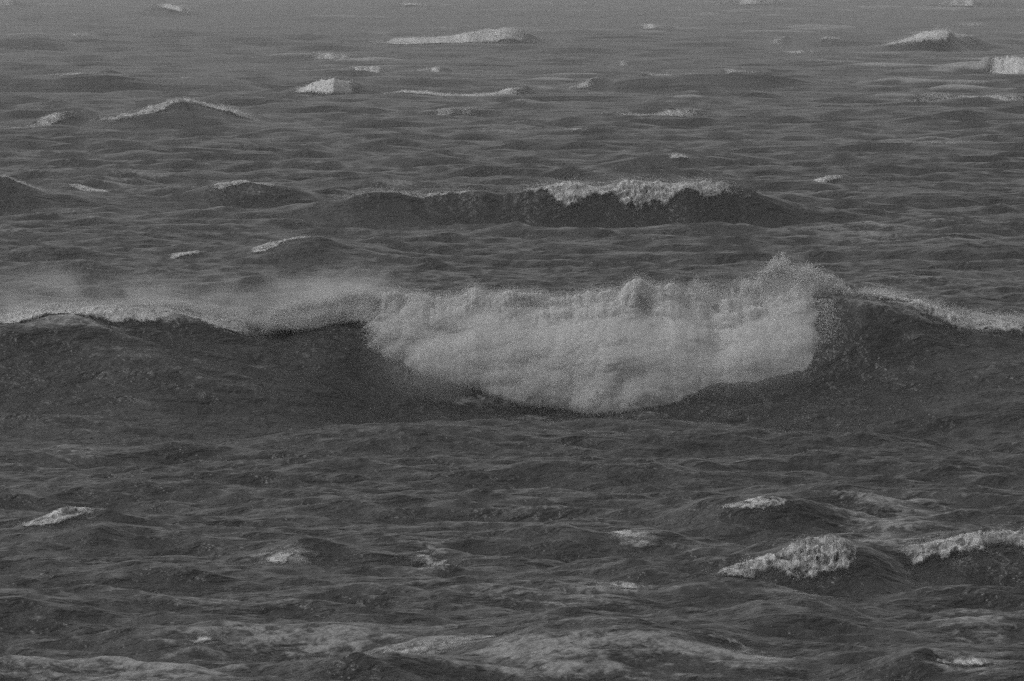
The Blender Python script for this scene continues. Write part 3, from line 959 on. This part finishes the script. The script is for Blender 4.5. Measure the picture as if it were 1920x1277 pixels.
# jet thrown up behind the right end of the curtain
spray_band([(1370, 552), (1415, 532), (1448, 502), (1468, 492), (1490, 507), (1520, 519), (1560, 528), (1600, 554)], 17000, [7, 8, 9, 8, 8, 8, 7, 5], MAIN_Y + 0.8, 0.4, "spray_jet", breaker, ORG, size=(0.15, 0.75), clump=1.3)
spray_band([(1290, 548), (1304, 538), (1318, 548), (1350, 560), (1400, 552), (1460, 535), (1520, 530), (1560, 545)], 26000, [9, 9, 10, 16, 18, 20, 16, 9], MAIN_Y + 0.5, 0.5, "spray_jet", breaker, ORG, size=(0.15, 0.45))
# wind-torn crest to the left and to the right
spray_band([(-60, 608), (0, 600), (60, 588), (130, 580), (200, 573), (330, 568), (400, 580), (470, 596), (540, 600)], 32000, [4, 6, 11, 9, 5, 3, 6, 8, 11], MAIN_Y - 0.1, 0.5, "crest_spray", breaker, ORG, size=(0.15, 0.5), clump=0.9)
spray_band([(1580, 552), (1640, 552), (1700, 565), (1780, 590), (1850, 598), (1960, 604)], 26000, [5, 7, 7, 9, 8, 8], MAIN_Y + 0.2, 0.6, "crest_spray", breaker, ORG, size=(0.15, 0.5), clump=1.1)


def child_cap(name, top, bot, thick, rag, seed, parent, org, nd, cover=1.15, wave=1):
    c = dict(top=np.array(top, float), bot=np.array(bot, float), thick=thick, rag=rag, seed=seed, wave=wave)
    V, F, nu, nv, tn, yd, ew = foam_cap_mesh(c)
    me = mesh_from(name, V - org, F)
    set_cover(me, ew * cover)
    link(name, me, M_CAP, parent)
    i = rng.choice(len(V), nd, p=(ew.ravel() + 1e-6) / (ew.ravel() + 1e-6).sum())
    P = V[i] - org + rng.normal(0, 0.00035 * yd, (nd, 3))
    P[:, 2] += rng.exponential(0.0004 * yd, nd)
    link("spray", drops_mesh("spray", P, yd * 1.755e-4 * rng.uniform(0.15, 0.45, nd)), M_DROP, parent)


child_cap("foam_crest", [(-90, 608), (0, 599), (60, 588), (130, 580), (200, 572), (330, 567), (400, 578), (470, 598), (530, 604)],
          [(-90, 622), (0, 616), (60, 612), (130, 606), (200, 588), (330, 574), (400, 592), (470, 610), (530, 615)], 0.25, 1.3, 411, breaker, ORG, 16000, 1.0)
child_cap("foam_crest", [(1585, 548), (1640, 552), (1700, 562), (1780, 582), (1850, 596), (1960, 604)],
          [(1585, 560), (1640, 572), (1700, 584), (1780, 612), (1850, 612), (1960, 618)], 0.2, 1.6, 423, breaker, ORG, 9000, 0.85)


def mist(name, px0, px1, py0, py1, Y, dy, mat, parent=None, org=None):
    """an ellipsoid of fine spray in the air"""
    import bmesh
    bm = bmesh.new()
    bmesh.ops.create_icosphere(bm, subdivisions=3, radius=1.0)
    me = bpy.data.meshes.new(name)
    bm.to_mesh(me)
    bm.free()
    o = link(name, me, mat, parent)
    cx, cy = (px0 + px1) / 2, (py0 + py1) / 2
    loc = np.array([float(x_at(cx, cy, Y)), Y, float(z_at(cy, Y))])
    o.location = loc - (org if org is not None else 0)
    o.scale = ((px1 - px0) / 2 / FPX * Y, dy, (py1 - py0) / 2 / FPX * Y)
    return o


M_MIST = make_mist("blown_spray", 0.85, 0.42, 0.42, 0.72)
M_MIST2 = make_mist("dense_spray", 0.55, 0.8, 0.4, 0.8)
mist("blown_mist", -220, 300, 475, 640, MAIN_Y + 4.2, 3.5, M_MIST, breaker, ORG)
mist("blown_mist", 40, 480, 490, 640, MAIN_Y + 4.2, 3.5, M_MIST, breaker, ORG)
mist("blown_mist", 280, 680, 485, 650, MAIN_Y + 4.2, 3.5, M_MIST, breaker, ORG)
mist("blown_mist", 480, 800, 475, 640, MAIN_Y + 4.2, 3.5, M_MIST, breaker, ORG)
M_MIST3 = make_mist("falling_spray", 0.55, 0.6, 0.3, 0.7)
mist("blown_mist", 640, 1180, 540, 800, MAIN_Y - 4.0, 1.8, M_MIST3, breaker, ORG)
mist("blown_mist", 1000, 1640, 520, 800, MAIN_Y - 4.4, 1.6, M_MIST3, breaker, ORG)
mist("blown_mist", 1280, 1620, 470, 630, MAIN_Y + 1.2, 1.6, M_MIST2, breaker, ORG)

# ------------------------------------------------------------------ second breaker and peaked swell
ORG2 = np.array([float(x_at(1150, 360, 322)), 322.0, 0.0])
second = empty("breaking_wave", ORG2)
tag(second, "smaller breaking wave with a dark face and ragged foam crest behind the huge breaker", "breaking wave")
cut_sheet("wave_face", 2, second, ORG2)
c2 = dict(label="", top=np.array([(925, 370), (980, 360), (1040, 353), (1110, 350), (1190, 346), (1280, 344), (1340, 349), (1385, 344), (1430, 360)], float),
          bot=np.array([(925, 372), (980, 372), (1030, 377), (1070, 379), (1100, 372), (1130, 368), (1155, 378), (1180, 393), (1210, 389), (1240, 376), (1275, 362), (1300, 362), (1325, 370), (1350, 366), (1375, 354), (1430, 362)], float),
          depth=None, thick=0.35, rag=1.1, drops=2.0, seed=901)
child_cap("foam_crest", c2["top"], c2["bot"], 0.3, 1.3, 901, second, ORG2, 7000, 0.9, 4)
child_cap("foam_crest", [(600, 372), (700, 363), (800, 362), (880, 364), (940, 366)], [(600, 375), (700, 368), (800, 367), (880, 368), (940, 371)], 0.2, 1.6, 907, second, ORG2, 1500, 0.75, 4)

ORG3 = np.array([float(x_at(350, 200, 515)), 515.0, 0.0])
swell = cut_sheet("swell", 3, None, ORG3)
swell.location = ORG3
tag(swell, "lone peaked dark swell at the upper left with foam on its ridge", "swell")

# ------------------------------------------------------------------ sea haze
hm, n_, N, L = new_mat("sea_haze")
_o = N("ShaderNodeOutputMaterial")
_v = N("ShaderNodeVolumePrincipled")
_v.inputs["Color"].default_value = (0.9, 0.9, 0.9, 1)
_v.inputs["Density"].default_value = 0.0002
_v.inputs["Anisotropy"].default_value = 0.2
L(_v.outputs[0], _o.inputs["Volume"])
hx, hy0, hy1, hz0, hz1 = 19500.0, -260.0, 15500.0, float(Hg.min()) - 1.0, 16.0
hv = np.array([(x, yv, z) for x in (-hx, hx) for yv in (hy0, hy1) for z in (hz0, hz1)])
hf = np.array([(0, 1, 3, 2), (4, 6, 7, 5), (0, 4, 5, 1), (2, 3, 7, 6), (0, 2, 6, 4), (1, 5, 7, 3)])
hz = link("haze", mesh_from("haze", hv, hf), hm)
hz["kind"] = "stuff"
print("SEA", NR, NC, Hg.min(), Hg.max())
